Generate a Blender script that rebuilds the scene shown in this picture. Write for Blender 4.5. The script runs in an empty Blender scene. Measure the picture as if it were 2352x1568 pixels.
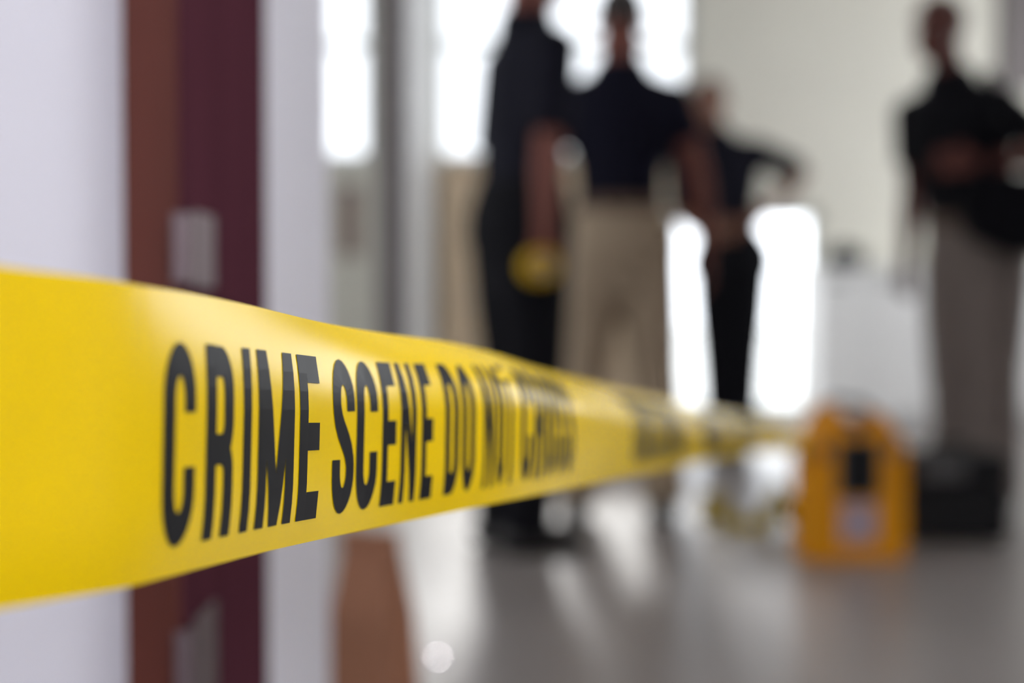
import bpy, bmesh, math, random
import numpy as np
from mathutils import Vector, Matrix

random.seed(4)
SC = bpy.context.scene
COL = SC.collection

# ------------------------------------------------------------------ camera, world, exposure
F_PX = 3267.0            # 50 mm on a 36 mm wide sensor, image 2352 x 1568
CAM_Z = 0.75
HORIZON = 690.0
PITCH = math.atan((784.0 - HORIZON) / F_PX)
cam_d = bpy.data.cameras.new('camera')
cam = bpy.data.objects.new('camera', cam_d)
COL.objects.link(cam)
cam.location = (0, 0, CAM_Z)
cam.rotation_euler = (math.pi / 2 - PITCH, 0, 0)
cam_d.lens = 50.0
cam_d.sensor_width = 36.0
cam_d.clip_start = 0.02
cam_d.dof.use_dof = True
cam_d.dof.focus_distance = 0.472
cam_d.dof.aperture_fstop = 4.0
SC.camera = cam

WORLD = 6.0
w = bpy.data.worlds.new('overcast_sky')
SC.world = w
w.use_nodes = True
bg = w.node_tree.nodes['Background']
bg.inputs['Color'].default_value = (0.93, 0.96, 1.0, 1)
bg.inputs['Strength'].default_value = WORLD

sun_d = bpy.data.lights.new('sun', 'SUN')
sun_d.energy = 2.8
sun_d.angle = math.radians(6.0)
sun_d.color = (1.0, 0.97, 0.93)
sun = bpy.data.objects.new('sun', sun_d)
COL.objects.link(sun)
sun.location = (0, 14, 8)
sun.rotation_euler = Vector((-0.015, -1.0, -0.489)).to_track_quat('-Z', 'Y').to_euler()   # low sun beyond the back windows

SC.view_settings.view_transform = 'Standard'
SC.view_settings.look = 'None'
SC.view_settings.gamma = 1.0
SC.view_settings.use_curve_mapping = False
SC.view_settings.exposure = 0.0
SC.cycles.use_denoising = True
SC.cycles.max_bounces = 10
SC.cycles.diffuse_bounces = 6
SC.cycles.caustics_reflective = False
SC.cycles.caustics_refractive = False


def P(px, py, Y):
    """point at world depth Y seen at photo pixel (px, py)"""
    cx, cy = (px - 1176.0) / F_PX, (784.0 - py) / F_PX
    c, s = math.cos(PITCH), math.sin(PITCH)
    d = Vector((cx, c + cy * s, cy * c - s))
    k = Y / d.y
    return Vector((d.x * k, Y, CAM_Z + d.z * k))


# ------------------------------------------------------------------ materials
def mat(name, col, rough=0.6, metal=0.0, scale=8.0, amt=0.06, bump=0.0, coat=0.0, spec=0.5, stretch=(1, 1, 1)):
    m = bpy.data.materials.new(name)
    m.use_nodes = True
    nt = m.node_tree
    b = nt.nodes['Principled BSDF']
    b.inputs['Roughness'].default_value = rough
    b.inputs['Metallic'].default_value = metal
    b.inputs['Specular IOR Level'].default_value = spec
    b.inputs['Coat Weight'].default_value = coat
    tc = nt.nodes.new('ShaderNodeTexCoord')
    mp = nt.nodes.new('ShaderNodeMapping')
    mp.inputs['Scale'].default_value = stretch
    n = nt.nodes.new('ShaderNodeTexNoise')
    n.inputs['Scale'].default_value = scale
    n.inputs['Detail'].default_value = 4
    r = nt.nodes.new('ShaderNodeValToRGB')
    lo = [max(0, c * (1 - amt)) for c in col]
    hi = [min(1, c * (1 + amt)) for c in col]
    r.color_ramp.elements[0].color = (*lo, 1)
    r.color_ramp.elements[0].position = 0.3
    r.color_ramp.elements[1].color = (*hi, 1)
    r.color_ramp.elements[1].position = 0.7
    nt.links.new(tc.outputs['Object'], mp.inputs['Vector'])
    nt.links.new(mp.outputs['Vector'], n.inputs['Vector'])
    nt.links.new(n.outputs['Fac'], r.inputs['Fac'])
    nt.links.new(r.outputs['Color'], b.inputs['Base Color'])
    if bump:
        bp = nt.nodes.new('ShaderNodeBump')
        bp.inputs['Strength'].default_value = bump
        bp.inputs['Distance'].default_value = 0.002
        nt.links.new(n.outputs['Fac'], bp.inputs['Height'])
        nt.links.new(bp.outputs['Normal'], b.inputs['Normal'])
    return m


def glass_mat(name, tint):
    m = bpy.data.materials.new(name)
    m.use_nodes = True
    nt = m.node_tree
    nt.nodes.remove(nt.nodes['Principled BSDF'])
    out = nt.nodes['Material Output']
    t = nt.nodes.new('ShaderNodeBsdfTransparent')
    t.inputs['Color'].default_value = (tint, tint * 1.01, tint * 1.02, 1)
    g = nt.nodes.new('ShaderNodeBsdfGlossy')
    g.inputs['Roughness'].default_value = 0.02
    mx = nt.nodes.new('ShaderNodeMixShader')
    fr = nt.nodes.new('ShaderNodeFresnel')
    fr.inputs['IOR'].default_value = 1.3
    nt.links.new(fr.outputs['Fac'], mx.inputs['Fac'])
    nt.links.new(t.outputs['BSDF'], mx.inputs[1])
    nt.links.new(g.outputs['BSDF'], mx.inputs[2])
    nt.links.new(mx.outputs['Shader'], out.inputs['Surface'])
    return m


M = {
    'near_wall': mat('lilac_white_plaster', (0.76, 0.75, 0.81), 0.75, scale=3, amt=0.02, bump=0.15),
    'hall_wall': mat('cream_wall_paint', (0.74, 0.72, 0.64), 0.7, scale=2, amt=0.02),
    'pier': mat('grey_white_paint', (0.70, 0.70, 0.70), 0.6, scale=2, amt=0.02),
    'mauve': mat('mauve_grey_darkening', (0.16, 0.14, 0.145), 0.6, scale=2, amt=0.05),  # shade tone of the pier front, also darkens the added side panel
    'ceiling': mat('white_ceiling_paint', (0.65, 0.64, 0.62), 0.8, scale=2, amt=0.02),
    'floor': mat('polished_grey_floor', (0.24, 0.215, 0.205), 0.36, scale=1.2, amt=0.06, spec=0.5),
    'ground': mat('pale_paving', (0.6, 0.6, 0.58), 0.9, scale=0.6, amt=0.06),
    'casing': mat('red_brown_varnish', (0.100, 0.026, 0.018), 0.5, spec=0.2, scale=3, amt=0.18, stretch=(6, 6, 0.5)),
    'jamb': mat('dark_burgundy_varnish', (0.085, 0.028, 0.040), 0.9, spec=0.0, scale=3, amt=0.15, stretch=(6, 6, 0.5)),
    'steel': mat('brushed_steel', (0.19, 0.145, 0.155), 0.45, 1.0, scale=20, amt=0.05),
    'chrome': mat('polished_metal', (0.85, 0.85, 0.88), 0.08, 1.0, scale=20, amt=0.02),
    'white_frame': mat('white_window_frame', (0.75, 0.78, 0.76), 0.5, scale=3, amt=0.02),
    'grey_frame': mat('grey_window_frame', (0.30, 0.30, 0.31), 0.5, scale=3, amt=0.03),
    'tan': mat('tan_wood', (0.72, 0.57, 0.40), 0.5, scale=2, amt=0.1, stretch=(8, 8, 0.6)),
    'counter': mat('white_laminate', (0.93, 0.93, 0.92), 0.4, scale=3, amt=0.02),
    'board': mat('grey_board', (0.17, 0.15, 0.15), 0.7, scale=3, amt=0.05),
    'tape': mat('glossy_yellow_film', (0.86, 0.59, 0.0), 0.25, scale=14, amt=0.035, spec=0.2),
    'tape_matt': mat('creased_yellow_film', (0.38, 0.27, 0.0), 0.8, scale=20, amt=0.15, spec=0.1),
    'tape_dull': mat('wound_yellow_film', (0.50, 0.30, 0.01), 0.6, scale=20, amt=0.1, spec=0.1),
    'ink': mat('black_ink', (0.010, 0.010, 0.011), 0.38, scale=40, amt=0.2, spec=0.1),
    'orange': mat('orange_plastic', (0.74, 0.30, 0.004), 0.5, spec=0.2, scale=6, amt=0.06),
    'black': mat('black_plastic', (0.006, 0.006, 0.007), 0.5, spec=0.2, scale=10, amt=0.1),
    'dgrey': mat('dark_grey_plastic', (0.07, 0.07, 0.072), 0.35, scale=10, amt=0.1),
    'label': mat('pale_lilac_label', (0.42, 0.33, 0.38), 0.6, scale=10, amt=0.03),
    'paper': mat('brown_kraft_paper', (0.30, 0.13, 0.07), 0.75, scale=6, amt=0.08, bump=0.3),
    'skin1': mat('brown_skin', (0.17, 0.058, 0.043), 0.6, spec=0.2, scale=12, amt=0.06),
    'skin2': mat('tan_skin', (0.19, 0.09, 0.06), 0.6, spec=0.2, scale=12, amt=0.06),
    'skin3': mat('ruddy_skin', (0.11, 0.038, 0.030), 0.6, spec=0.2, scale=12, amt=0.06),
    'hair': mat('dark_hair', (0.022, 0.016, 0.014), 0.6, scale=40, amt=0.3),
    'hair2': mat('brown_hair', (0.06, 0.03, 0.024), 0.6, scale=40, amt=0.3),
    'navy': mat('navy_cotton', (0.007, 0.007, 0.013), 0.9, spec=0.15, scale=20, amt=0.15),
    'navy2': mat('navy_polo_cotton', (0.006, 0.006, 0.014), 0.9, spec=0.15, scale=20, amt=0.15),
    'blackcloth': mat('black_cloth', (0.004, 0.004, 0.006), 0.9, spec=0.15, scale=20, amt=0.15),
    'khaki': mat('khaki_twill', (0.34, 0.26, 0.18), 0.85, scale=16, amt=0.08),
    'taupe': mat('taupe_twill', (0.16, 0.13, 0.115), 0.85, scale=16, amt=0.08),
    'leather': mat('black_leather', (0.02, 0.018, 0.018), 0.35, scale=20, amt=0.1),
    'belt': mat('brown_leather', (0.09, 0.05, 0.03), 0.45, scale=20, amt=0.1),
    'eye': mat('eye_white', (0.6, 0.57, 0.55), 0.2, scale=10, amt=0.02),
    'lip': mat('lip_skin', (0.22, 0.08, 0.07), 0.45, scale=10, amt=0.05),
    'tapeside': mat('pale_cardboard', (0.5, 0.42, 0.3), 0.8, scale=10, amt=0.05),
    'brownboard': mat('brown_hardboard', (0.30, 0.22, 0.19), 0.7, scale=10, amt=0.06),
    'glass': glass_mat('tinted_window_glass', 0.60),
    'clear': glass_mat('clear_door_glass', 0.85),
}


# ------------------------------------------------------------------ helpers
def link(o, parent=None):
    COL.objects.link(o)
    if parent:
        o.parent = parent
    return o


def obj(name, bm, m, parent=None, smooth=False):
    me = bpy.data.meshes.new(name)
    bmesh.ops.recalc_face_normals(bm, faces=bm.faces[:])
    bm.to_mesh(me)
    bm.free()
    if smooth:
        for p in me.polygons:
            p.use_smooth = True
    me.materials.append(M[m])
    return link(bpy.data.objects.new(name, me), parent)


def tag(o, label, cat, group=None):
    o['label'] = label
    o['category'] = cat
    if group:
        o['group'] = group
    return o


def structure(o, label=None):
    o['kind'] = 'structure'
    if label:
        o['label'] = label
    return o


def thing(name, label, cat, loc=(0, 0, 0), rz=0.0):
    o = bpy.data.objects.new(name, None)
    o.empty_display_size = 0.1
    link(o)
    o.location = loc
    o.rotation_euler = (0, 0, rz)
    return tag(o, label, cat)


def box(bm, x0, x1, y0, y1, z0, z1, bevel=0.0, seg=2):
    t = bmesh.new()
    bmesh.ops.create_cube(t, size=1)
    for v in t.verts:
        v.co = Vector(((x0 + x1) / 2 + v.co.x * (x1 - x0), (y0 + y1) / 2 + v.co.y * (y1 - y0), (z0 + z1) / 2 + v.co.z * (z1 - z0)))
    if bevel:
        bmesh.ops.bevel(t, geom=t.edges[:], offset=bevel, segments=seg, profile=0.5, affect='EDGES')
    me = bpy.data.meshes.new('tmp')
    t.to_mesh(me)
    t.free()
    bm.from_mesh(me)
    bpy.data.meshes.remove(me)
    return bm


def BX(*a, **k):
    return box(bmesh.new(), *a, **k)


def tube(bm, pts, rad, ref=None, n=14, cap=True):
    """loft along pts; rad entries are r or (a, b) with a along ref"""
    pts = [Vector(p) for p in pts]
    rad = [(r, r) if not isinstance(r, (tuple, list)) else r for r in rad]
    if cap:                                     # rounded ends
        def ends(p, q, r):
            d = (p - q).normalized()
            m_ = min(r)
            return [(p + d * m_ * math.sin(a), (r[0] * math.cos(a), r[1] * math.cos(a))) for a in (0.5, 1.0, 1.4)]
        e0 = ends(pts[0], pts[1], rad[0])
        e1 = ends(pts[-1], pts[-2], rad[-1])
        allp = [e for e in reversed(e0)] + list(zip(pts, rad)) + e1
    else:
        allp = list(zip(pts, rad))
    ps = [a for a, _ in allp]
    rs = [b for _, b in allp]
    if ref is None:
        d = (pts[-1] - pts[0]).normalized()
        ref = Vector((1, 0, 0)) if abs(d.x) < 0.8 else Vector((0, 1, 0))
    ref = Vector(ref)
    rings = []
    for i, p in enumerate(ps):
        a, b = ps[max(0, i - 1)], ps[min(len(ps) - 1, i + 1)]
        d = (b - a).normalized()
        u = (ref - d * ref.dot(d)).normalized()
        v = d.cross(u)
        rings.append([bm.verts.new(p + u * (rs[i][0] * math.cos(k * 2 * math.pi / n)) + v * (rs[i][1] * math.sin(k * 2 * math.pi / n))) for k in range(n)])
    for r0, r1 in zip(rings, rings[1:]):
        for k in range(n):
            bm.faces.new((r0[k], r0[(k + 1) % n], r1[(k + 1) % n], r1[k]))
    bm.faces.new(rings[0][::-1])
    bm.faces.new(rings[-1])
    return bm


def ellipsoid(bm, c, r, rot=None, u=20, v=14):
    t = bmesh.new()
    bmesh.ops.create_uvsphere(t, u_segments=u, v_segments=v, radius=1)
    for q in t.verts:
        x = Vector((q.co.x * r[0], q.co.y * r[1], q.co.z * r[2]))
        q.co = (rot @ x if rot else x) + Vector(c)
    me = bpy.data.meshes.new('tmp')
    t.to_mesh(me)
    t.free()
    bm.from_mesh(me)
    bpy.data.meshes.remove(me)
    return bm


def prism(bm, outline, y0, y1):
    """outline in x,z extruded along y"""
    a = [bm.verts.new((x, y0, z)) for x, z in outline]
    b = [bm.verts.new((x, y1, z)) for x, z in outline]
    bm.faces.new(a)
    bm.faces.new(b[::-1])
    n = len(a)
    for i in range(n):
        bm.faces.new((a[i], b[i], b[(i + 1) % n], a[(i + 1) % n]))
    return bm


def remeshed(name, bm, m, parent, voxel, smooth=4):
    """one continuous surface out of overlapping closed shapes"""
    me = bpy.data.meshes.new('tmp')
    bmesh.ops.recalc_face_normals(bm, faces=bm.faces[:])
    bm.to_mesh(me)
    bm.free()
    t = bpy.data.objects.new('tmp', me)
    COL.objects.link(t)
    r = t.modifiers.new('r', 'REMESH')
    r.mode = 'VOXEL'
    r.voxel_size = voxel
    s = t.modifiers.new('s', 'SMOOTH')
    s.factor = 0.5
    s.iterations = smooth
    dg = bpy.context.evaluated_depsgraph_get()
    new = bpy.data.meshes.new_from_object(t.evaluated_get(dg))
    bpy.data.objects.remove(t)
    bpy.data.meshes.remove(me)
    new.name = name
    new.materials.clear()
    new.materials.append(M[m])
    for p in new.polygons:
        p.use_smooth = True
    return link(bpy.data.objects.new(name, new), parent)


# ------------------------------------------------------------------ the setting
BACK = 9.0
HX0, HX1, HZ = -3.6, 4.4, 3.2         # hall
NEAR, FAR = 1.0, 1.77                 # thick wall with the doorway
DX0, DX1, DZ = -0.228, 1.9, 2.6     # doorway
CX0, CX1, CY0, CZ = -1.0, 2.6, -2.6, 2.7


def wall_with_holes(name, axis, at, thick, a0, a1, z0, z1, holes, m, label):
    """wall in the plane axis = at; holes (a0, a1, z0, z1) cut as strips"""
    bm = bmesh.new()
    hs = sorted(holes)
    cuts = [a0] + [v for h in hs for v in (h[0], h[1])] + [a1]

    def put(p, q, r, s):
        if q - p < 1e-6 or s - r < 1e-6:
            return
        if axis == 'y':
            box(bm, p, q, at, at + thick, r, s)
        else:
            box(bm, at, at + thick, p, q, r, s)
    for i in range(0, len(cuts), 2):
        put(cuts[i], cuts[i + 1], z0, z1)
    for h in hs:
        put(h[0], h[1], z0, h[2])
        put(h[0], h[1], h[3], z1)
    return structure(obj(name, bm, m), label)


structure(obj('floor', BX(HX0 - 0.3, HX1 + 0.3, CY0 - 0.3, BACK + 0.3, -0.1, 0), 'floor'), 'polished grey floor with soft reflections')
structure(obj('ground', BX(-30, 30, BACK + 0.3, 45, -0.14, -0.04), 'ground'), 'pale paving outside the windows')
structure(obj('ceiling', BX(HX0 - 0.3, HX1 + 0.3, FAR, BACK + 0.3, HZ, HZ + 0.15), 'ceiling'))
structure(obj('ceiling_corridor', BX(CX0 - 0.2, CX1 + 0.2, CY0 - 0.2, NEAR, CZ, CZ + 0.1), 'pier'))


def xz(px, py, Y):
    p = P(px, py, Y)
    return p.x, p.z


W1 = (xz(640, 0, BACK)[0], xz(852, 0, BACK)[0], xz(0, 368, BACK)[1], 3.12)
W2 = (xz(1000, 0, BACK)[0], xz(1592, 0, BACK)[0], xz(0, 368, BACK)[1], 3.12)
W3 = (xz(1545, 0, BACK)[0], xz(1885, 0, BACK)[0], 0.03, xz(0, 480, BACK)[1])
# window_2 and window_3 overlap in x: cut the wall in separate pieces
bm = bmesh.new()
xs = [HX0, W1[0], W1[1], W2[0], W3[0], W2[1], W3[1], HX1]
for x0, x1 in zip(xs, xs[1:]):
    c = (x0 + x1) / 2
    zs = []
    for h in (W1, W2, W3):
        if h[0] < c < h[1]:
            zs.append((h[2], h[3]))
    zs.sort()
    z = 0.0
    for a, b in zs + [(HZ, HZ)]:
        if a - z > 1e-6:
            box(bm, x0, x1, BACK, BACK + 0.2, z, a)
        z = b
structure(obj('wall_back', bm, 'hall_wall'), 'cream back wall of the bright hall')


def window(n, h, mull_x, mull_z, fm, label, fw=0.05, gm='glass'):
    root = structure(obj('window_%d' % n, BX(h[0], h[1], BACK + 0.09, BACK + 0.11, h[2], h[2] + fw), fm), label)
    for nm, a in (('frame_head', (h[0], h[1], h[3] - fw, h[3])), ('frame_stile', (h[0], h[0] + fw, h[2], h[3])), ('frame_stile', (h[1] - fw, h[1], h[2], h[3]))):
        obj(nm, BX(a[0], a[1], BACK + 0.06, BACK + 0.14, a[2], a[3]), fm, root)
    xs_ = [h[0]] + mull_x + [h[1]]
    zs_ = [h[2]] + mull_z + [h[3]]
    for x in mull_x:
        obj('mullion', BX(x - 0.02, x + 0.02, BACK + 0.07, BACK + 0.13, h[2], h[3]), fm, root)
    for z in mull_z:
        obj('transom', BX(h[0], h[1], BACK + 0.07, BACK + 0.13, z - 0.025, z + 0.025), fm, root)
    for x0, x1 in zip(xs_, xs_[1:]):
        for z0, z1 in zip(zs_, zs_[1:]):
            obj('pane', BX(x0, x1, BACK + 0.098, BACK + 0.102, z0, z1), gm, root)
    return root


TR = xz(0, 98, BACK)[1]
window(1, W1, [], [TR], 'white_frame', 'narrow bright window left of the grey pier')
window(2, W2, [], [TR], 'white_frame', 'large blown-out window behind the standing people')
window(3, W3, [(W3[0] + W3[1]) / 2], [], 'white_frame', 'low bright glazed door beside the white counter', gm='clear')

SW = [(2.6, 4.6, 0.8, 2.4), (5.4, 6.8, 0.8, 2.2)]  # side-wall openings are unseen, added and sized to light the hall
wall_with_holes('wall_left', 'x', HX0 - 0.2, 0.2, FAR, BACK, 0, HZ, SW, 'hall_wall', 'cream side wall of the hall')
wall_with_holes('wall_right', 'x', HX1, 0.2, FAR, BACK, 0, HZ, [(4.8, 8.8, 0.9, 2.4)], 'hall_wall', 'cream side wall of the hall')
obj('added_dark_panel', BX(HX1 - .03, HX1, FAR, BACK, 0, 0.95), 'mauve', bpy.data.objects['wall_right'])  # unseen dark panel, added so the tape's lower face reflects something dark
# thick wall with the doorway
bm = bmesh.new()
box(bm, HX0 - 0.2, DX0, NEAR, FAR, 0, HZ)
box(bm, DX1, HX1 + 0.2, NEAR, FAR, 0, HZ)
box(bm, DX0, DX1, NEAR, FAR, DZ, HZ)
structure(obj('wall_front', bm, 'near_wall'), 'lilac white plaster wall around the doorway')
wall_with_holes('wall_corridor', 'x', CX0 - 0.15, 0.15, CY0, NEAR, 0, CZ, [], 'near_wall', 'lilac white corridor wall')
wall_with_holes('wall_corridor_side', 'x', CX1, 0.15, CY0, NEAR, 0, CZ, [(-1.8, -0.6, 0.9, 2.2)], 'near_wall', 'lilac white corridor wall')
wall_with_holes('wall_corridor_end', 'y', CY0 - 0.15, 0.15, CX0, CX1, 0, CZ, [(-0.5, 1.3, 0.95, 2.1)], 'near_wall', 'lilac white corridor wall')

# pier standing out from the back wall
px0, px1 = P(872, 0, 6.6).x, P(936, 0, 6.6).x
structure(obj('wall_pier', BX(px0, px1, 6.6, BACK, 0, HZ), 'pier'), 'grey pier projecting between the two windows')
obj('pier_front_shade', BX(px0 - .01, px1 - .01, 6.57, 6.6, 0, HZ), 'mauve', bpy.data.objects['wall_pier'])  # dark sheet that puts the shade of the pier's front face into colour

# door frame
fr = structure(obj('trim_1', BX(P(292, 0, 0.985).x, DX0, 0.972, NEAR, 0, DZ + 0.05), 'casing'), 'red-brown wooden door frame beside the white wall')
obj('jamb_lining', BX(DX0 - 0.002, DX0 + 0.004, 0.975, 1.30, 0, DZ), 'jamb', fr)
obj('head_casing', BX(DX0, DX1, 0.972, NEAR, DZ - 0.02, DZ + 0.05), 'casing', fr)
obj('side_casing', BX(DX1, DX1 + 0.05, 0.972, NEAR, 0, DZ + 0.05), 'casing', fr)
for y0, y1 in ((490, 662), (1395, 1600)):
    zt, zb = P(0, y0, 1.03).z, P(0, y1, 1.03).z
    pl = obj('strike_plate', BX(DX0 + 0.004, DX0 + 0.0075, 0.992, 1.058, zb, zt, bevel=0.0015), 'steel', fr)
    obj('strike_lip', BX(DX0 - 0.003, DX0 + 0.0075, 0.967, 0.985, zb + 0.003, zt - 0.003, bevel=0.001), 'steel', pl)

# unseen light panel added above the doorway approach to brighten the tape's top
fill_m = bpy.data.materials.new('fill_emission')
fill_m.use_nodes = True
_b = fill_m.node_tree.nodes['Principled BSDF']
_b.inputs['Base Color'].default_value = (0.9, 0.9, 0.9, 1)
_b.inputs['Emission Color'].default_value = (1.0, 0.98, 0.95, 1)
_b.inputs['Emission Strength'].default_value = 11.0
M['fill_lamp'] = fill_m
lt = thing('added_light_panel', 'unseen rectangular light panel added above the tape to brighten it', 'added light', (0.7, 0.1, CZ))
obj('fill_backing', BX(-.32, .32, -.62, .62, -.05, 0), 'white_frame', lt)
obj('fill_panel', BX(-.29, .29, -.59, .59, -.062, -.05), 'fill_lamp', lt)

# ------------------------------------------------------------------ the barrier tape
TW = 0.0762
tx = np.array([-200, 0, 300, 468, 600, 700, 850, 1051, 1274, 1400, 1480, 1600, 1700, 1780, 1848], float)
th = np.array([835, 787, 705, 629, 565, 519, 458, 374, 278, 220, 182, 128, 90, 64, 50], float)
tt = np.array([595, 612, 642, 674, 704, 727, 756, 799, 850, 883, 905, 934, 953, 970, 984], float)
g = np.arange(-200, 1849, 4.0)


def smooth(v, k=31):
    ker = np.hanning(k + 2)[1:-1]
    ker /= ker.sum()
    pad = k // 2
    lo = 2 * v[0] - v[1:pad + 1][::-1]
    hi = 2 * v[-1] - v[-pad - 1:-1][::-1]
    return np.convolve(np.concatenate([lo, v, hi]), ker, 'valid')


gh = smooth(np.interp(g, tx, th))
gb_ = smooth(np.interp(g, tx, tt + th))
NC = 60


def section(roll, t0, wid):
    """cross-section of the film: lower edge curls back a little, upper part leans back by roll; returns up and outward offsets (m)"""
    t = np.linspace(0, 1, NC + 1)
    phi = np.where(t < 0.3, -0.18 * (1 - t / 0.3), 0.0)
    phi = np.where(t > t0, roll * np.clip((t - t0) / wid, 0, 1), phi)
    pm = (phi[1:] + phi[:-1]) / 2
    a = np.concatenate([[0], np.cumsum(np.cos(pm))]) * TW / NC
    b = -np.concatenate([[0], np.cumsum(np.sin(pm))]) * TW / NC
    return a, b


KX = [-200, 300, 600, 850, 1050, 1200, 1330, 1480, 1600, 1832]
ROLL = smooth(np.interp(g, KX, [0.0, 0.05, 0.24, 0.52, 0.80, 1.02, 1.10, 1.02, 0.92, 0.82]))
T0 = smooth(np.interp(g, KX, [0.55, 0.55, 0.55, 0.55, 0.54, 0.52, 0.46, 0.40, 0.38, 0.38]))
WID = smooth(np.interp(g, KX, [0.45, 0.45, 0.43, 0.42, 0.40, 0.36, 0.32, 0.28, 0.25, 0.25]))
SEC = [section(*r) for r in zip(ROLL, T0, WID)]
SA, SB = np.array([q[0] for q in SEC]), np.array([q[1] for q in SEC])


def frames(C_):
    T_ = np.gradient(C_, axis=0)
    T_ /= np.linalg.norm(T_, axis=1)[:, None]
    N_ = np.cross(T_, np.array([0, 0, 1.0]))          # towards the viewer's side
    N_ /= np.linalg.norm(N_, axis=1)[:, None]
    return T_, N_, np.cross(N_, T_)


def pix(pts):
    d = pts - np.array([0, 0, CAM_Z])
    c, s_ = math.cos(PITCH), math.sin(PITCH)
    fw = d[..., 1] * c - d[..., 2] * s_
    up = d[..., 1] * s_ + d[..., 2] * c
    return 1176 + F_PX * d[..., 0] / fw, 784 - F_PX * up / fw


# distance along the tape from its known width: iterate until the projected upper edge fits
Zt = F_PX * SA[:, -1] / gh
want_top = gb_ - gh
for it in range(40):
    C_ = np.array([list(P(px, b_, z_)) for px, b_, z_ in zip(g, gb_, Zt)])
    T_, N_, U_ = frames(C_)
    top_ = C_ + U_ * SA[:, -1:] + N_ * SB[:, -1:]
    x_, y_ = pix(top_)
    have = np.interp(g, x_, y_)
    r_ = np.log(np.clip((gb_ - have) / gh, 0.8, 1.25))
    ok_ = g < 1700
    u_ = (g - 800) / 1000
    Zt = Zt * np.exp(0.4 * np.polyval(np.polyfit(u_[ok_], r_[ok_], 4), np.minimum(u_, 0.9)))
    if it % 8 == 7:
        Zt = np.exp(np.polyval(np.polyfit(u_, np.log(Zt), 7), u_))
z50, z250 = np.interp([50, 250], g, Zt)
Zt = np.where(g < 150, z250 + (g - 250) * (z250 - z50) / 200 * 0.9, Zt)
wl_ = np.clip((700 - g) / 400, 0, 1)
Zt = smooth(smooth(Zt, 121), 81) * wl_ + smooth(Zt, 25) * (1 - wl_)
cen = [P(px, b_, z_) for px, b_, z_ in zip(g, gb_, Zt)]   # lower edge
# carry the near end on to the corridor wall where it is fixed
d0 = (cen[0] - cen[6]).normalized()
n_ext = 40
L = (CX0 + 0.004 - cen[0].x) / d0.x
ext = [cen[0] + d0 * (L * (n_ext - i) / n_ext) for i in range(n_ext)]
EXT = len(ext)
SEC = [SEC[0]] * EXT + SEC
# and the far end on to the side of the orange case
dC = P(1966, 1290, 1.0) - Vector((0, 0, CAM_Z))
tgt = Vector((dC.x, dC.y, 0)) * (CAM_Z / -dC.z) + Vector((-.150, .07, .265))
last = cen[-1]
N_END = 14
cen = ext + cen
cen += [last.lerp(tgt, (i + 1) / N_END) for i in range(N_END)]
SEC += [SEC[-1]] * N_END
S = [0.0]
for a, b in zip(cen, cen[1:]):
    S.append(S[-1] + (b - a).length)
S = np.array(S)
CEN = np.array([list(c) for c in cen])
TAN, NRM, UPV = frames(CEN)


def on_tape(s, t, off=0.0):
    """s along the tape (m), t across 0..1 from the lower edge"""
    i = float(np.interp(s, S, np.arange(len(S))))
    k = min(int(i), len(S) - 2)
    f = i - k
    c = CEN[k] * (1 - f) + CEN[k + 1] * f
    n = NRM[k] * (1 - f) + NRM[k + 1] * f
    u = UPV[k] * (1 - f) + UPV[k + 1] * f
    tt_ = np.linspace(0, 1, NC + 1)
    a = [np.interp(t, tt_, SEC[q][0]) for q in (k, k + 1)]
    b = [np.interp(t, tt_, SEC[q][1]) for q in (k, k + 1)]
    d_ = 0.01
    sl = (np.interp(min(1, t + d_), tt_, SEC[k][1]) - np.interp(max(0, t - d_), tt_, SEC[k][1]))
    sa = (np.interp(min(1, t + d_), tt_, SEC[k][0]) - np.interp(max(0, t - d_), tt_, SEC[k][0]))
    nn = n * sa - u * sl
    nn = nn / np.linalg.norm(nn)
    return Vector(c + u * (a[0] * (1 - f) + a[1] * f) + n * (b[0] * (1 - f) + b[1] * f) + nn * off)


def px2s(px):
    return float(np.interp(px, g, S[EXT:EXT + len(g)]))


tape = tag(obj('barrier_tape', bmesh.new(), 'tape'), 'yellow plastic barrier tape printed CRIME SCENE DO NOT CROSS stretched across the doorway', 'tape')
bm = bmesh.new()
NT = 22
si = list(S[:EXT:4]) + [px2s(p) for p in np.arange(-200, 1849, 8)] + list(S[-N_END:])
rows = [[bm.verts.new(on_tape(s, j / NT)) for j in range(NT + 1)] for s in si]
for r0, r1 in zip(rows, rows[1:]):
    for j in range(NT):
        bm.faces.new((r0[j], r1[j], r1[j + 1], r0[j + 1]))
bm.to_mesh(tape.data)
bm.free()
for p in tape.data.polygons:
    p.use_smooth = True

# lettering --------------------------------------------------------
LH, LB = 0.0545, 0.0080           # cap height, height of the baseline above the lower edge


def quad(a, b, c, d, nu=1, nv=1):
    """a,b bottom left/right, c,d top right/left -> list of small quads"""
    a, b, c, d = (Vector((*p, 0)) for p in (a, b, c, d))
    out = []

    def pt(u, v):
        return (a * (1 - u) + b * u) * (1 - v) + (d * (1 - u) + c * u) * v
    for i in range(nu):
        for j in range(nv):
            out.append([pt(i / nu, j / nv), pt((i + 1) / nu, j / nv), pt((i + 1) / nu, (j + 1) / nv), pt(i / nu, (j + 1) / nv)])
    return out


def bar(x0, y0, x1, y1):
    nv = max(1, int(abs(y1 - y0) / 0.006))
    return quad((x0, y0), (x1, y0), (x1, y1), (x0, y1), 1, nv)


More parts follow.
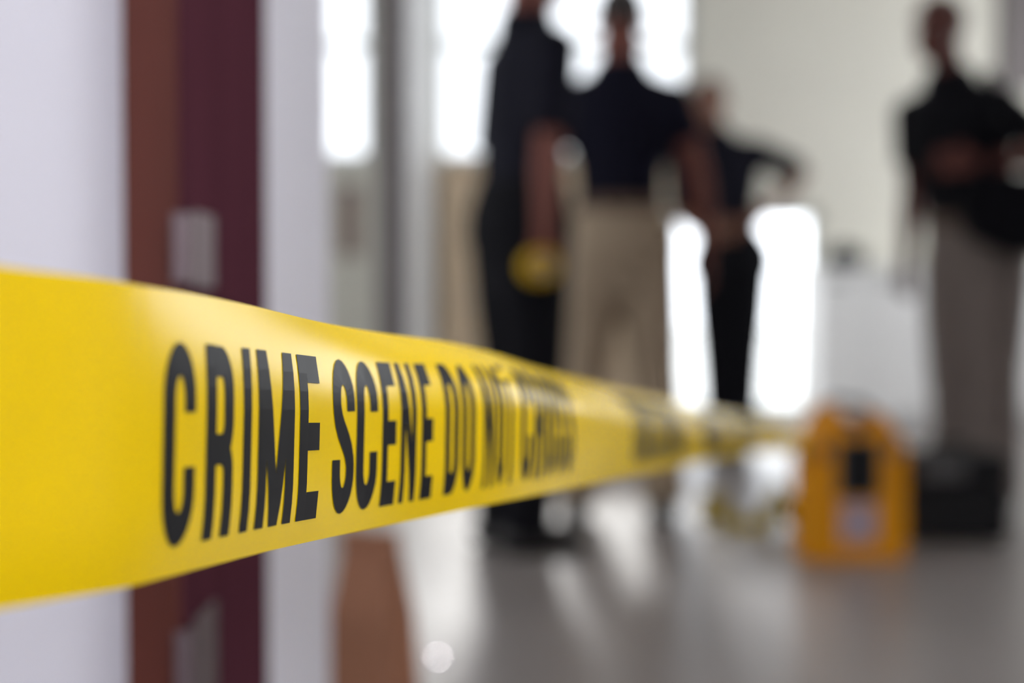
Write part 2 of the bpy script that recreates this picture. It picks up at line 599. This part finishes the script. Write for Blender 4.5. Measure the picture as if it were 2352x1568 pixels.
def stroke(path, sw, sh, closed=False):
    p = [Vector((*q, 0)) for q in path]
    n = len(p)
    L_, R_ = [], []
    for i in range(n):
        if closed:
            a, b = p[(i - 1) % n], p[(i + 1) % n]
        else:
            a, b = p[max(0, i - 1)], p[min(n - 1, i + 1)]
        d = (b - a).normalized()
        o = Vector((-d.y * sw / 2, d.x * sh / 2, 0))
        L_.append(p[i] + o)
        R_.append(p[i] - o)
    out = []
    for i in range(n if closed else n - 1):
        k = (i + 1) % n
        out.append([L_[i], L_[k], R_[k], R_[i]])
    return out


def arc(cx, cy, rx, ry, a0, a1, n=14):
    return [(cx + rx * math.cos(math.radians(a0 + (a1 - a0) * i / n)), cy + ry * math.sin(math.radians(a0 + (a1 - a0) * i / n))) for i in range(n + 1)]


def line(x0, y0, x1, y1, n=6):
    return [(x0 + (x1 - x0) * i / n, y0 + (y1 - y0) * i / n) for i in range(n + 1)]


def glyph(ch, w_, H, sw, sh):
    l, r, bt, tp = sw / 2, w_ - sw / 2, sh / 2, H - sh / 2
    cx, rx, ry = w_ / 2, w_ / 2 - sw / 2, 0.19 * H
    if ch == 'I':
        return bar(0, 0, w_, H)
    if ch == 'E':
        return bar(0, 0, sw, H) + bar(sw, 0, w_, sh) + bar(sw, 0.42 * H, w_ * 0.97, 0.42 * H + sh) + bar(sw, H - sh, w_, H)
    if ch == 'T':
        return bar(w_ / 2 - sw / 2, 0, w_ / 2 + sw / 2, H - sh) + bar(0, H - sh, w_, H)
    if ch == 'N':
        return bar(0, 0, sw, H) + bar(w_ - sw, 0, w_, H) + quad((w_ - sw * 1.05, 0), (w_, 0), (sw * 1.05, H), (0, H), 1, 9)
    if ch == 'M':
        m_ = w_ / 2
        return bar(0, 0, sw, H) + bar(w_ - sw, 0, w_, H) + quad((m_ - sw * .5, 0), (m_ + sw * .42, 0), (sw * 1.15, H), (0, H), 1, 9) + quad((m_ - sw * .42, 0), (m_ + sw * .5, 0), (w_, H), (w_ - sw * 1.15, H), 1, 9)
    if ch == 'C':
        return stroke(line(r, 0.655 * H, r, tp - ry, 3)[:-1] + arc(cx, tp - ry, rx, ry, 0, 180) + line(l, tp - ry, l, bt + ry)[1:-1] + arc(cx, bt + ry, rx, ry, 180, 360) + line(r, bt + ry, r, 0.385 * H, 3)[1:], sw, sh)
    if ch == 'O':
        return stroke(arc(cx, tp - ry, rx, ry, 0, 180) + line(l, tp - ry, l, bt + ry)[1:-1] + arc(cx, bt + ry, rx, ry, 180, 360) + line(r, bt + ry, r, tp - ry)[1:-1], sw, sh, True)
    if ch == 'D':
        r2 = w_ * 0.5
        return bar(0, 0, sw, H) + stroke(line(sw * .5, tp, w_ - r2, tp, 2)[:-1] + arc(w_ - r2 - 0, tp - ry, r2 - sw / 2, ry, 90, 0) + line(r, tp - ry, r, bt + ry)[1:-1] + arc(w_ - r2, bt + ry, r2 - sw / 2, ry, 0, -90) + line(w_ - r2, bt, sw * .5, bt, 2)[1:], sw, sh)
    if ch == 'R':
        r2, mid, ryb = w_ * 0.45, 0.46 * H, 0.15 * H
        q = bar(0, 0, sw, H)
        q += stroke(line(sw * .5, tp, w_ - r2, tp, 2)[:-1] + arc(w_ - r2, tp - ryb, r2 - sw / 2, ryb, 90, 0) + line(r, tp - ryb, r, mid + ryb, 3)[1:-1] + arc(w_ - r2, mid + ryb, r2 - sw / 2, ryb, 0, -90) + line(w_ - r2, mid, sw * .5, mid, 2)[1:], sw, sh * .95)
        q += stroke(arc(w_ * .5, mid - ryb * .8, w_ * .5 - sw * .5, ryb * .8, 90, 0) + line(r, mid - ryb * .8, r, 0)[1:], sw, sh * .95)
        return q
    if ch == 'S':
        a = line(r, 0.66 * H, r, tp - ry, 3)[:-1] + arc(cx, tp - ry, rx, ry, 0, 180)
        b = [(l, 0.70 * H), (l + 0.02 * w_, 0.66 * H), (l + 0.09 * w_, 0.60 * H), (l + .2 * w_, 0.545 * H), (cx, 0.50 * H), (r - .2 * w_, 0.455 * H), (r - .09 * w_, 0.40 * H), (r - .02 * w_, 0.34 * H), (r, 0.30 * H)]
        c_ = arc(cx, bt + ry, rx, ry, 0, -180) + line(l, bt + ry, l, 0.35 * H, 3)[1:]
        return stroke(a + b + c_, sw, sh)


first = [('C', 372, 446), ('R', 471, 534), ('I', 557, 576), ('M', 592, 675), ('E', 688, 735), ('S', 765, 815), ('C', 820, 867),
         ('E', 878, 910), ('N', 920, 955), ('E', 967, 993), ('D', 1020, 1050), ('O', 1058, 1086), ('N', 1106, 1129), ('O', 1135, 1154), ('T', 1158, 1176),
         ('C', 1190, 1214), ('R', 1219, 1241), ('O', 1246, 1266), ('S', 1270, 1288), ('S', 1292, 1309)]
def shift(p):
    return p + float(np.interp(p, [370, 800, 1080, 1310], [-22, -20, -8, -2]))


spans = [(c, px2s(shift(a)), px2s(shift(b))) for c, a, b in first]
PERIOD = px2s(1446) - spans[0][1]
for rep in range(4):
    for ch, s0, s1 in spans:
        s0r, s1r = s0 + rep * PERIOD, s1 + rep * PERIOD
        if s1r > S[-1] - 0.02:
            continue
        bm = bmesh.new()
        wd = s1r - s0r
        for q in glyph(ch, wd, LH, wd * {'I': 1, 'M': .235, 'N': .29, 'E': .40, 'T': .38}.get(ch, .36), 0.0092):
            try:
                bm.faces.new([bm.verts.new(on_tape(s0r + v.x, (LB + v.y) / TW, 0.00025)) for v in q])
            except ValueError:
                pass
        bmesh.ops.remove_doubles(bm, verts=bm.verts[:], dist=1e-6)
        o = obj('letter', bm, 'ink', tape)

# ------------------------------------------------------------------ people
def hand(bm, wrist, d, nrm, thumb, curl=0.5):
    """palm + five fingers; d along the hand, nrm out of the palm, thumb side vector"""
    d = Vector(d).normalized()
    nrm = (Vector(nrm) - d * Vector(nrm).dot(d)).normalized()
    th_ = (Vector(thumb) - d * Vector(thumb).dot(d))
    th_ = (th_ - nrm * th_.dot(nrm)).normalized()
    w_ = Vector(wrist)
    tube(bm, [w_ - d * .01, w_ + d * .035, w_ + d * .085], [(.027, .019), (.038, .015), (.042, .013)], ref=th_, n=12)
    for k, ln in enumerate((.072, .080, .074, .058)):
        side = th_ * (.034 - k * .0225)
        p = w_ + d * .085 + side
        pts = [p - d * .015]
        a = 0.25 * curl
        dd = d.copy()
        for f in (.46, .31, .23):
            dd = (d * math.cos(a) + nrm * math.sin(a)) + side * (0.6 if curl < .7 else 0)
            p = p + dd.normalized() * ln * f
            pts.append(p)
            a += 0.95 * curl
        tube(bm, pts, [.0095, .009, .0085, .0072], ref=th_, n=8)
    p = w_ + d * .025 + th_ * .028
    q = p + (th_ * .6 + d * .7 + nrm * .35).normalized() * .045
    r_ = q + (th_ * .1 + d * .85 + nrm * .6).normalized() * .032
    tube(bm, [p - th_ * .01, q, r_], [.013, .0105, .0085], ref=nrm, n=8)


def person(label, px, Y, yaw, arms, skin, hair, shirt, trousers, height=1.8, lean=(0, 0), head_turn=0.0, stance=.10, sleeve=0.62, belt=True, shoes='leather', leg=1.0, slim=(1, 1), neck=1.0, head=1.0):
    root = thing('person', label, 'person', (P(px, 690, Y).x, Y, 0), yaw)
    k = height / 1.8
    lx, ly = lean

    def V(x, y, z):                       # lean grows with height above the hips
        f = max(0, (z - .95)) / .75
        return Vector((x + lx * f, y + ly * f, z)) * k
    X = Vector((1, 0, 0))
    torso = [(0.86, .165, .11), (0.94, .178, .122), (1.06, .158, .108), (1.18, .164, .112), (1.30, .186, .122), (1.40, .192, .112), (1.46, .160, .09), (1.50, .090, .068)]

    torso = [(z, a * (slim[0] if z < 1.25 else (1 + slim[0]) / 2 if z < 1.35 else 1), b * slim[1]) for z, a, b in torso]

    def torso_tube(bm, add, z0=0, z1=9, cap=True):
        q = [t for t in torso if z0 <= t[0] <= z1]
        tube(bm, [V(0, .0, t[0]) for t in q], [((t[1] + add) * k, (t[2] + add) * k) for t in q], ref=X, n=24, cap=cap)

    hips = [V(s * .085, 0, .90) for s in (-1, 1)]
    knees = [V(s * (stance * .5 + .045), -.015, .50) for s in (-1, 1)]
    ankles = [V(s * stance, .02, .09) for s in (-1, 1)]
    # body ------------------------------------------------
    bm = bmesh.new()
    torso_tube(bm, 0)
    hc = V(0, -.015, 1.685)
    tube(bm, [V(0, .015, 1.46), V(0, .005, 1.54), V(0, .0, 1.62)], [.064 * k * neck, .057 * k * neck, .058 * k * neck], ref=X, n=16)
    R = Matrix.Rotation(head_turn, 3, 'Z')

    def H(x, y, z):
        return hc + R @ (Vector((x, y, z)) * k * head)
    ellipsoid(bm, H(0, .012, .025), (.076 * k * head, .095 * k * head, .092 * k * head), R, 24, 18)
    ellipsoid(bm, H(0, -.022, -.045), (.060 * k * head, .070 * k * head, .072 * k * head), R, 20, 14)
    tube(bm, [H(0, -.088, .012), H(0, -.104, -.018), H(0, -.098, -.032)], [.009 * k, .014 * k, .014 * k], n=8)
    for s in (-1, 1):
        ellipsoid(bm, H(s * .078, .012, -.008), (.010 * k, .019 * k, .032 * k), R, 10, 8)
        ellipsoid(bm, H(s * .032, -.075, .028), (.022 * k, .016 * k, .008 * k), R, 10, 8)
    tube(bm, [H(-.02, -.090, -.062), H(0, -.096, -.060), H(.02, -.090, -.062)], [.007 * k, .009 * k, .007 * k], n=8)
    for i in (0, 1):
        tube(bm, [hips[i], (hips[i] + knees[i]) / 2, knees[i], knees[i] * .65 + ankles[i] * .35 + Vector((0, .012, 0)), ankles[i]],
             [.085 * k, .074 * k, .055 * k, .056 * k, .038 * k], ref=X, n=16)
        tube(bm, [ankles[i] + Vector((0, .02, -.045)), ankles[i] + Vector((0, -.13, -.06))], [(.036, .032), (.036, .02)], ref=X, n=12)
    sh, el, wr = [], [], []
    for s in (-1, 1):
        a = arms[s]
        p0 = V(s * a.get('sh', (.180, 0, 1.418))[0], a.get('sh', (.180, 0, 1.418))[1], a.get('sh', (.180, 0, 1.418))[2])
        p1, p2 = V(*a['el']), V(*a['wr'])
        sh.append(p0)
        el.append(p1)
        wr.append(p2)
        tube(bm, [p0 + (p0 - p1) * .03, p0 * .5 + p1 * .5, p1, p1 * .7 + p2 * .3, p2], [.055 * k, .048 * k, .040 * k, .042 * k, .027 * k], n=14)
        tube(bm, [V(0, .01, 1.47), p0], [.052 * k, .048 * k], n=12)
        hd = Vector(a.get('hd', p2 - p1))
        hand(bm, p2, hd, a.get('n', (-s, 0, 0)), a.get('th', (0, -1, 0)), a.get('curl', .45))
    remeshed('body', bm, skin, root, .0052, 3)
    # shirt ------------------------------------------------
    bm = bmesh.new()
    torso_tube(bm, .016, 0.94 if belt else 0.86)
    tube(bm, [V(0, .01, 1.46), V(0, .008, 1.525)], [.078 * k * neck, .066 * k * neck], ref=X, n=16, cap=False)
    for i in (0, 1):
        e = sh[i] + (el[i] - sh[i]) * sleeve
        dr = (sh[i] - el[i]).normalized()
        if sleeve > 1:
            e2 = el[i] + (wr[i] - el[i]) * (sleeve - 1)
            tube(bm, [sh[i] + dr * .01, (sh[i] + el[i]) / 2, el[i], e2], [.070 * k, .062 * k, .054 * k, .042 * k], n=14, cap=False)
        else:
            tube(bm, [sh[i] + dr * .012, sh[i] * .6 + e * .4, e], [.066 * k, .066 * k, .065 * k], n=14, cap=False)
        ellipsoid(bm, sh[i], (.066 * k,) * 3)
        tube(bm, [V(0, .01, 1.475), sh[i]], [.066 * k, .060 * k], n=12)
    so = remeshed('shirt', bm, shirt, root, .009, 6)
    bm = bmesh.new()
    tube(bm, [V(0, .012, 1.505), V(0, .010, 1.545)], [(.074 * k * neck, .07 * k * neck), (.066 * k * neck, .064 * k * neck)], ref=X, n=24, cap=False)
    obj('collar', bm, shirt, so, True)
    # trousers ----------------------------------------------
    bm = bmesh.new()
    q = [(0.74, .075, .085), (0.80, .125, .10), (0.90, .184, .128), (0.97, .180, .126), (1.065, .166 * slim[0], .116 * slim[1])]
    tube(bm, [V(0, 0, t[0]) for t in q], [((t[1] + .016) * k, (t[2] + .016) * k) for t in q], ref=X, n=24, cap=False)
    for i in (0, 1):
        tube(bm, [hips[i] + Vector((0, 0, .02)), (hips[i] + knees[i]) / 2, knees[i], (knees[i] + ankles[i]) / 2, ankles[i] + Vector((0, 0, -.035))],
             [(.100 * k * leg, .112 * k * leg), (.092 * k * leg, .098 * k * leg), .078 * k * leg, .074 * k * leg, .072 * k * leg], ref=X, n=18, cap=False)
    tr = remeshed('trousers', bm, trousers, root, .009, 6)
    if belt:
        bm = bmesh.new()
        tube(bm, [V(0, 0, 1.045), V(0, 0, 1.085)], [((.168 * slim[0] + .02) * k, (.118 * slim[1] + .02) * k)] * 2, ref=X, n=32, cap=False)
        b = obj('belt', bm, 'belt', root, True)
        obj('buckle', BX(-.022 * k, .022 * k, -(.128 * slim[1] + .02) * k, -(.116 * slim[1] + .02) * k, 1.045 * k, 1.085 * k, bevel=.003), 'steel', b)
    for i in (0, 1):
        bm = bmesh.new()
        a = ankles[i]
        tube(bm, [Vector((a.x, a.y + .055, .047)), Vector((a.x, a.y - .03, .05)), Vector((a.x, a.y - .13, .036)), Vector((a.x, a.y - .175, .03))],
             [(.040, .046), (.044, .05), (.050, .036), (.042, .026)], ref=X, n=16)
        tube(bm, [Vector((a.x, a.y + .02, .05)), Vector((a.x, a.y + .02, .12))], [.048, .046], ref=X, n=14)
        for v in bm.verts:
            v.co.z = max(v.co.z, .012)
        s_ = obj('shoe', bm, shoes, root, True)
        bm = bmesh.new()
        tube(bm, [Vector((a.x, a.y + .06, .0085)), Vector((a.x, a.y - .03, .0085)), Vector((a.x, a.y - .12, .0085)), Vector((a.x, a.y - .185, .0085))], [(.040, .0085), (.043, .0085), (.052, .0085), (.040, .0085)], ref=X, n=16, cap=False)
        obj('sole', bm, 'black', s_)
    # hair, eyes, lips -----------------------------------------
    bm = bmesh.new()
    bmesh.ops.create_uvsphere(bm, u_segments=32, v_segments=24, radius=1)
    kill = []
    for v in bm.verts:
        c = v.co.copy()
        front = -c.y
        if c.z < 0.30 + 0.42 * front if front > 0 else c.z < -0.42 + 0.5 * (0.35 - abs(front)) * (abs(front) < .35):
            kill.append(v)
    bmesh.ops.delete(bm, geom=kill, context='VERTS')
    for v in bm.verts:
        v.co = H(v.co.x * .081, .012 + v.co.y * .100, .027 + v.co.z * .097)
    ho = obj('hair', bm, hair, root, True)
    sm = ho.modifiers.new('thickness', 'SOLIDIFY')
    sm.thickness = 0.012
    sm.offset = -1
    for s in (-1, 1):
        e = obj('eye', ellipsoid(bmesh.new(), H(s * .031, -.079, .012), (.0115 * k, .0115 * k, .008 * k), R, 12, 8), 'eye', root, True)
        obj('iris', ellipsoid(bmesh.new(), H(s * .031, -.0885, .012), (.005 * k, .003 * k, .005 * k), R, 8, 6), 'hair', e, True)
    bm = bmesh.new()
    tube(bm, [H(-.022, -.093, -.062), H(0, -.1015, -.061), H(.022, -.093, -.062)], [.004, .0065, .004], n=8)
    obj('lips', bm, 'lip', root, True)
    return root


def arm(sx, el, wr, **kw):
    return dict(el=el, wr=wr, **kw)


R_ = math.radians
pA = person('person in all-dark clothes seen side-on at left, standing in front of the window', 1192, 4.28, R_(114),
            {-1: arm(-1, (-.215, .02, 1.16), (-.215, .02, .91), n=(1, 0, 0), curl=.9), 1: arm(1, (.205, .0, 1.15), (.17, -.07, .91))},
            'skin1', 'hair', 'navy', 'blackcloth', height=1.87, neck=1.2, lean=(0, -.045), sleeve=.92, belt=False, stance=.09, slim=(1, .85), leg=1.05)
pB = person('person in navy shirt and khaki trousers standing with back to the camera', 1424, 4.9, R_(178),
            {-1: arm(-1, (-.266, .03, 1.155), (-.292, -.03, .91)), 1: arm(1, (.260, .03, 1.155), (.285, -.03, .91))},
            'skin1', 'hair', 'navy2', 'khaki', height=1.82, sleeve=.55, stance=.15, slim=(.80, 1), neck=1.25, head=1.07, leg=1.1)
pC = person('person in dark clothes farther back with one elbow bent out to the side', 1680, 6.74, R_(-12),
            {-1: arm(-1, (-.20, .0, 1.15), (-.08, -.19, 1.06), hd=(.8, -.3, .1), n=(0, 1, 0), th=(0, 0, 1)), 1: arm(1, (.385, .06, 1.345), (.20, -.06, 1.17), sh=(.185, 0, 1.45), hd=(-.5, -.5, -.5), n=(-1, 0, 0), th=(0, -1, .2))},
            'skin2', 'hair2', 'navy', 'blackcloth', height=1.80, sleeve=.9, belt=False, stance=.05, slim=(.8, 1), lean=(-.11, 0))
pD = person('person in black shirt and taupe trousers at right holding one forearm across the waist', 2244, 5.09, R_(-52),
            {-1: arm(-1, (-.25, .03, 1.16), (-.265, -.05, .915)), 1: arm(1, (.33, .05, 1.235), (.15, -.13, 1.215), hd=(-.7, -.6, .05), n=(-.6, .7, 0), th=(0, 0, 1))},
            'skin3', 'hair2', 'blackcloth', 'taupe', height=1.80, lean=(0, -.235), sleeve=.62, stance=.075, leg=1.18)

# ------------------------------------------------------------------ things held or worn
# roll of yellow tape in the dark-clothed person's hand
c = P(1240, 612, 3.98)
roll = thing('tape_roll', 'roll of yellow tape hanging from the hand of the dark-clothed person', 'tape roll', c, R_(20))
bm = bmesh.new()
n = 32
rings = []
for r, y in ((.026, -.036), (.046, -.036), (.046, .036), (.026, .036)):
    rings.append([bm.verts.new((r * math.cos(2 * math.pi * k / n), y, r * math.sin(2 * math.pi * k / n))) for k in range(n)])
for i in range(4):
    for k in range(n):
        bm.faces.new((rings[i][k], rings[i][(k + 1) % n], rings[(i + 1) % 4][(k + 1) % n], rings[(i + 1) % 4][k]))
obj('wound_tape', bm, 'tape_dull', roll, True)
bm = bmesh.new()
rings = []
for r, y in ((.022, -.038), (.0262, -.038), (.0262, .038), (.022, .038)):
    rings.append([bm.verts.new((r * math.cos(2 * math.pi * k / n), y, r * math.sin(2 * math.pi * k / n))) for k in range(n)])
for i in range(4):
    for k in range(n):
        bm.faces.new((rings[i][k], rings[i][(k + 1) % n], rings[(i + 1) % 4][(k + 1) % n], rings[(i + 1) % 4][k]))
obj('core', bm, 'tapeside', roll, True)

# black shoulder bag on the right person
c = P(2330, 500, 4.80)
bag = thing('shoulder_bag', 'large black shoulder bag at the hip of the person at right', 'bag', c, R_(-10))
bm = bmesh.new()
prism(bm, [(-.19, .04), (-.15, -.06), (-.02, -.125), (.19, -.13), (.21, .10), (.16, .135), (-.10, .135), (-.17, .12)], -.075, .075)
bmesh.ops.bevel(bm, geom=bm.edges[:], offset=.012, segments=2, affect='EDGES')
obj('bag_body', bm, 'blackcloth', bag)
bm = bmesh.new()
prism(bm, [(-.16, .142), (.17, .142), (.20, .02), (-.17, .03)], -.086, -.076)
obj('flap', bm, 'blackcloth', bag)
tp_ = P(2268, 205, 5.03) - c
tp_ = Matrix.Rotation(R_(10), 3, 'Z') @ tp_
bm = bmesh.new()
tube(bm, [(-.12, 0, .12), (-.06, -.13, .30), tp_ + Vector((0, -.06, .02))], [(.02, .004)] * 3, ref=(1, 0, 0), n=8, cap=False)
tube(bm, [tp_ + Vector((0, -.06, .02)), tp_ + Vector((0.0, .0, .06)), tp_ + Vector((.03, .12, -.02)), (.14, .07, .1)], [(.02, .004)] * 4, ref=(1, 0, 0), n=8, cap=False)
obj('strap', bm, 'blackcloth', bag)

# ------------------------------------------------------------------ things on the floor
def floor_pt(px, py):
    d = P(px, py, 1.0) - Vector((0, 0, CAM_Z))
    return Vector((d.x, d.y, 0)) * (CAM_Z / -d.z)


# orange equipment case
o0 = floor_pt(1966, 1290)
case = thing('equipment_case', 'orange equipment case with notched top, dark recess and pale label on the floor', 'case', (o0.x, o0.y + .09, 0), R_(4))
out = [(-.140, 0), (.140, 0), (.146, .05), (.146, .325), (.128, .352), (.092, .402), (.072, .428), (.052, .428), (.036, .395), (.020, .362), (-.020, .362), (-.034, .395), (-.052, .446), (-.076, .448), (-.098, .405), (-.128, .352), (-.146, .325), (-.146, .05)]
bm = prism(bmesh.new(), out, -.085, .085)
bmesh.ops.bevel(bm, geom=bm.edges[:], offset=.008, segments=2, affect='EDGES')
obj('case_body', bm, 'orange', case)
obj('recess_panel', BX(-.050, .052, -.094, -.083, .190, .345, bevel=.006), 'black', case)
kb = obj('recess_frame', BX(-.062, .064, -.089, -.082, .182, .352, bevel=.003), 'dgrey', case)
obj('label_plate', BX(-.052, .055, -.0895, -.083, .055, .168, bevel=.004), 'label', case)
obj('notch_block', BX(-.040, .040, -.05, .05, .35, .405, bevel=.006), 'dgrey', case)
obj('base_strip', BX(-.146, .146, -.09, .09, 0, .022, bevel=.005), 'orange', case)
bm = bmesh.new()
tube(bm, [(-.062, 0, .435), (-.05, 0, .458), (-.01, 0, .452), (.04, 0, .446), (.062, 0, .425)], [.011] * 5, n=10)
obj('carry_handle', bm, 'dgrey', case, True)
for s in (-1, 1):
    obj('latch', BX(s * .10 - .014, s * .10 + .014, -.092, -.083, .30, .345, bevel=.003), 'dgrey', case)

# black equipment case right of it
o1 = floor_pt(2205, 1250)
bc = thing('black_case', 'black hard case with painted grey lid highlight on the floor beside the orange case', 'case', (o1.x, o1.y + .13, 0), R_(-6))
obj('case_body', BX(-.158, .165, -.125, .125, .012, .185, bevel=.018, seg=3), 'black', bc)
obj('lid', BX(-.160, .167, -.127, .127, .188, .275, bevel=.02, seg=3), 'black', bc)
obj('lid_highlight', BX(-.105, .03, -.133, -.12, .20, .262, bevel=.006), 'dgrey', bc)  # grey plate standing in for the highlight on the black lid
for s in (-.1, .11):
    obj('latch', BX(s - .02, s + .02, -.136, -.122, .160, .205, bevel=.004), 'black', bc)
for sx in (-.12, .12):
    for sy in (-.09, .09):
        obj('foot', BX(sx - .015, sx + .015, sy - .015, sy + .015, 0, .014), 'black', bc)
bm = bmesh.new()
tube(bm, [(-.055, 0, .27), (-.05, 0, .30), (.05, 0, .30), (.055, 0, .27)], [.010] * 4, n=10)
obj('carry_handle', bm, 'black', bc, True)

# crumpled length of yellow tape on the floor
def ribbon(path, width, m, name, parent=None):
    bm = bmesh.new()
    rows_ = []
    for i, p in enumerate(path):
        a, b = Vector(path[max(0, i - 1)]), Vector(path[min(len(path) - 1, i + 1)])
        d = (b - a).normalized()
        side = d.cross(Vector((0, 0, 1))).normalized()
        tw = 1.15 + math.sin(i * .9) * .35
        v = side * math.cos(tw) + d.cross(side) * math.sin(tw)
        lo, hi = Vector(p) - v * width / 2, Vector(p) + v * width / 2
        lo.z, hi.z = max(lo.z, .002), max(hi.z, .002)
        rows_.append([bm.verts.new(lo), bm.verts.new((lo + hi) / 2), bm.verts.new(hi)])
    for r0, r1 in zip(rows_, rows_[1:]):
        for j in (0, 1):
            bm.faces.new((r0[j], r1[j], r1[j + 1], r0[j + 1]))
    return obj(name, bm, m, parent, True)


a, b = floor_pt(1610, 1218), floor_pt(1850, 1216)
path = []
for i in range(41):
    f = i / 40
    p = a.lerp(b, f)
    z = .012 + .085 * math.exp(-((f - .14) / .09) ** 2) + .11 * math.exp(-((f - .78) / .13) ** 2)
    path.append((p.x, p.y + .05 * math.sin(f * 9), z))
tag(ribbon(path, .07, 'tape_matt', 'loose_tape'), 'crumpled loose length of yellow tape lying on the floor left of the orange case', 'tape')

# brown paper bag close to the door
o2 = Vector((P(850, 0, 2.25).x, 2.25, 0))
pb = thing('paper_bag', 'tall brown paper bag standing on the floor below the tape', 'bag', o2, R_(-28))
hgt = P(0, 1236, 2.2).z
bm = bmesh.new()
lv = [(0, .062, .045), (.10, .064, .047), (.25, .056, .040), (hgt - .03, .046, .018), (hgt, .044, .008)]
rg = []
for z, a_, b_ in lv:
    rg.append([bm.verts.new(p) for p in ((-a_, -b_, z), (a_, -b_, z), (a_ - (.018 if 0.05 < z else 0), 0, z), (a_, b_, z), (-a_, b_, z), (-a_ + (.018 if 0.05 < z else 0), 0, z))])
for r0, r1 in zip(rg, rg[1:]):
    for k in range(6):
        bm.faces.new((r0[k], r0[(k + 1) % 6], r1[(k + 1) % 6], r1[k]))
bm.faces.new(rg[0][::-1])
bm.faces.new(rg[-1])
obj('bag_body', bm, 'paper', pb)
obj('folded_top', BX(-.048, .048, -.020, .012, hgt - .045, hgt + .004, bevel=.003), 'paper', pb)

# small metal cap glinting on the floor
c = floor_pt(1000, 1512)
bm = bmesh.new()
rg = [[bm.verts.new((r * math.cos(k * math.pi / 12), r * math.sin(k * math.pi / 12), z)) for k in range(24)] for r, z in [(.019, 0), (.019, .004)] + [(q, .006 - q * q / (2 * .085) + .0005) for q in (.0175, .014, .010, .006, .002)]]
for r0, r1 in zip(rg, rg[1:]):
    for k in range(24):
        bm.faces.new((r0[k], r0[(k + 1) % 24], r1[(k + 1) % 24], r1[k]))
bm.faces.new(rg[0][::-1])
bm.faces.new(rg[-1])
cap = tag(obj('metal_cap', bm, 'chrome', None, True), 'small shiny metal cap lying on the floor right of the paper bag', 'cap')
cap.location = c

# ------------------------------------------------------------------ against the back wall
# tan cupboard under the big window
x0, x1 = P(1010, 0, 8.6).x, P(1530, 0, 8.6).x
zt = P(0, 372, 8.6).z
cu = thing('cupboard', 'tall tan wooden cupboard standing under the large window', 'cupboard', ((x0 + x1) / 2, 8.6, 0))
wd = (x1 - x0) / 2
obj('cupboard_body', BX(-wd, wd, .02, .38, .05, zt - .03), 'tan', cu)
obj('cupboard_top', BX(-wd - .01, wd + .01, -.01, .39, zt - .03, zt), 'tan', cu)
obj('plinth', BX(-wd + .02, wd - .02, .05, .37, 0, .05), 'tan', cu)
nd = 4
for i in range(nd):
    a_ = -wd + 2 * wd * i / nd
    d_ = obj('door', BX(a_ + .006, a_ + 2 * wd / nd - .006, 0, .02, .07, zt - .05, bevel=.004), 'tan', cu)
    kx = a_ + (2 * wd / nd - .17 if i % 2 == 0 else .07)
    bm = bmesh.new()
    tube(bm, [(kx, 0, .75), (kx, -.02, .75), (kx, -.035, .75)], [.008, .010, .018], ref=(1, 0, 0), n=14)
    obj('knob', bm, 'chrome', d_, True)

# white counter
x0, x1 = P(1884, 0, 8.3).x, 3.3
zt = P(0, 612, 8.3).z
ct = thing('counter', 'long white counter unit along the back wall behind the person at right', 'counter', (x0, 8.3, 0))
obj('counter_body', BX(0.01, x1 - x0, .02, .6, .08, zt - .035), 'counter', ct)
obj('worktop', BX(0, x1 - x0 + .01, -.02, .62, zt - .035, zt, bevel=.005), 'counter', ct)
obj('plinth', BX(.03, x1 - x0 - .02, .07, .58, 0, .08), 'counter', ct)
nd = 5
for i in range(nd):
    a_ = (x1 - x0) * i / nd
    d_ = obj('door', BX(a_ + .012, a_ + (x1 - x0) / nd - .004, 0, .02, .09, zt - .045, bevel=.003), 'counter', ct)
    obj('handle', BX(a_ + .05, a_ + .17, -.02, 0, zt - .10, zt - .088, bevel=.003), 'steel', d_)
c = P(1945, 612, 8.45)
dv = thing('black_device', 'small black device with a round dial on the white counter', 'device', (c.x, 8.5, zt), R_(15))
obj('device_body', BX(-.10, .10, -.07, .07, 0, .115, bevel=.012), 'black', dv)
bm = bmesh.new()
tube(bm, [(0, -.065, .06), (0, -.105, .06)], [.042, .038], ref=(1, 0, 0), n=18, cap=False)
obj('dial', bm, 'black', dv)
obj('top_grip', BX(-.04, .04, -.04, .04, .113, .145, bevel=.008), 'black', dv)

# grey board at right
x0 = P(2296, 0, BACK).x
zb_ = P(0, 205, BACK).z
gb = thing('wall_board', 'dark grey board hung high on the back wall at the right edge', 'board', (x0, BACK, zb_))
obj('panel', BX(0, .9, -.03, -.004, 0, .95), 'board', gb)
for a_ in ((0, .9, 0, .03), (0, .9, .92, .95), (0, .03, 0, .95), (.87, .9, 0, .95)):
    obj('board_frame', BX(a_[0], a_[1], -.036, -.004, a_[2], a_[3]), 'board', gb)

# brown clipboard hanging below the narrow window
c = P(803, 500, BACK)
cb = thing('clipboard', 'small brown clipboard hanging below the narrow window', 'clipboard', (c.x, BACK, c.z))
obj('backing', BX(-.07, .07, -.015, -.003, -.24, .20, bevel=.003), 'brownboard', cb)
obj('clip', BX(-.035, .035, -.022, -.012, .15, .21, bevel=.003), 'steel', cb)
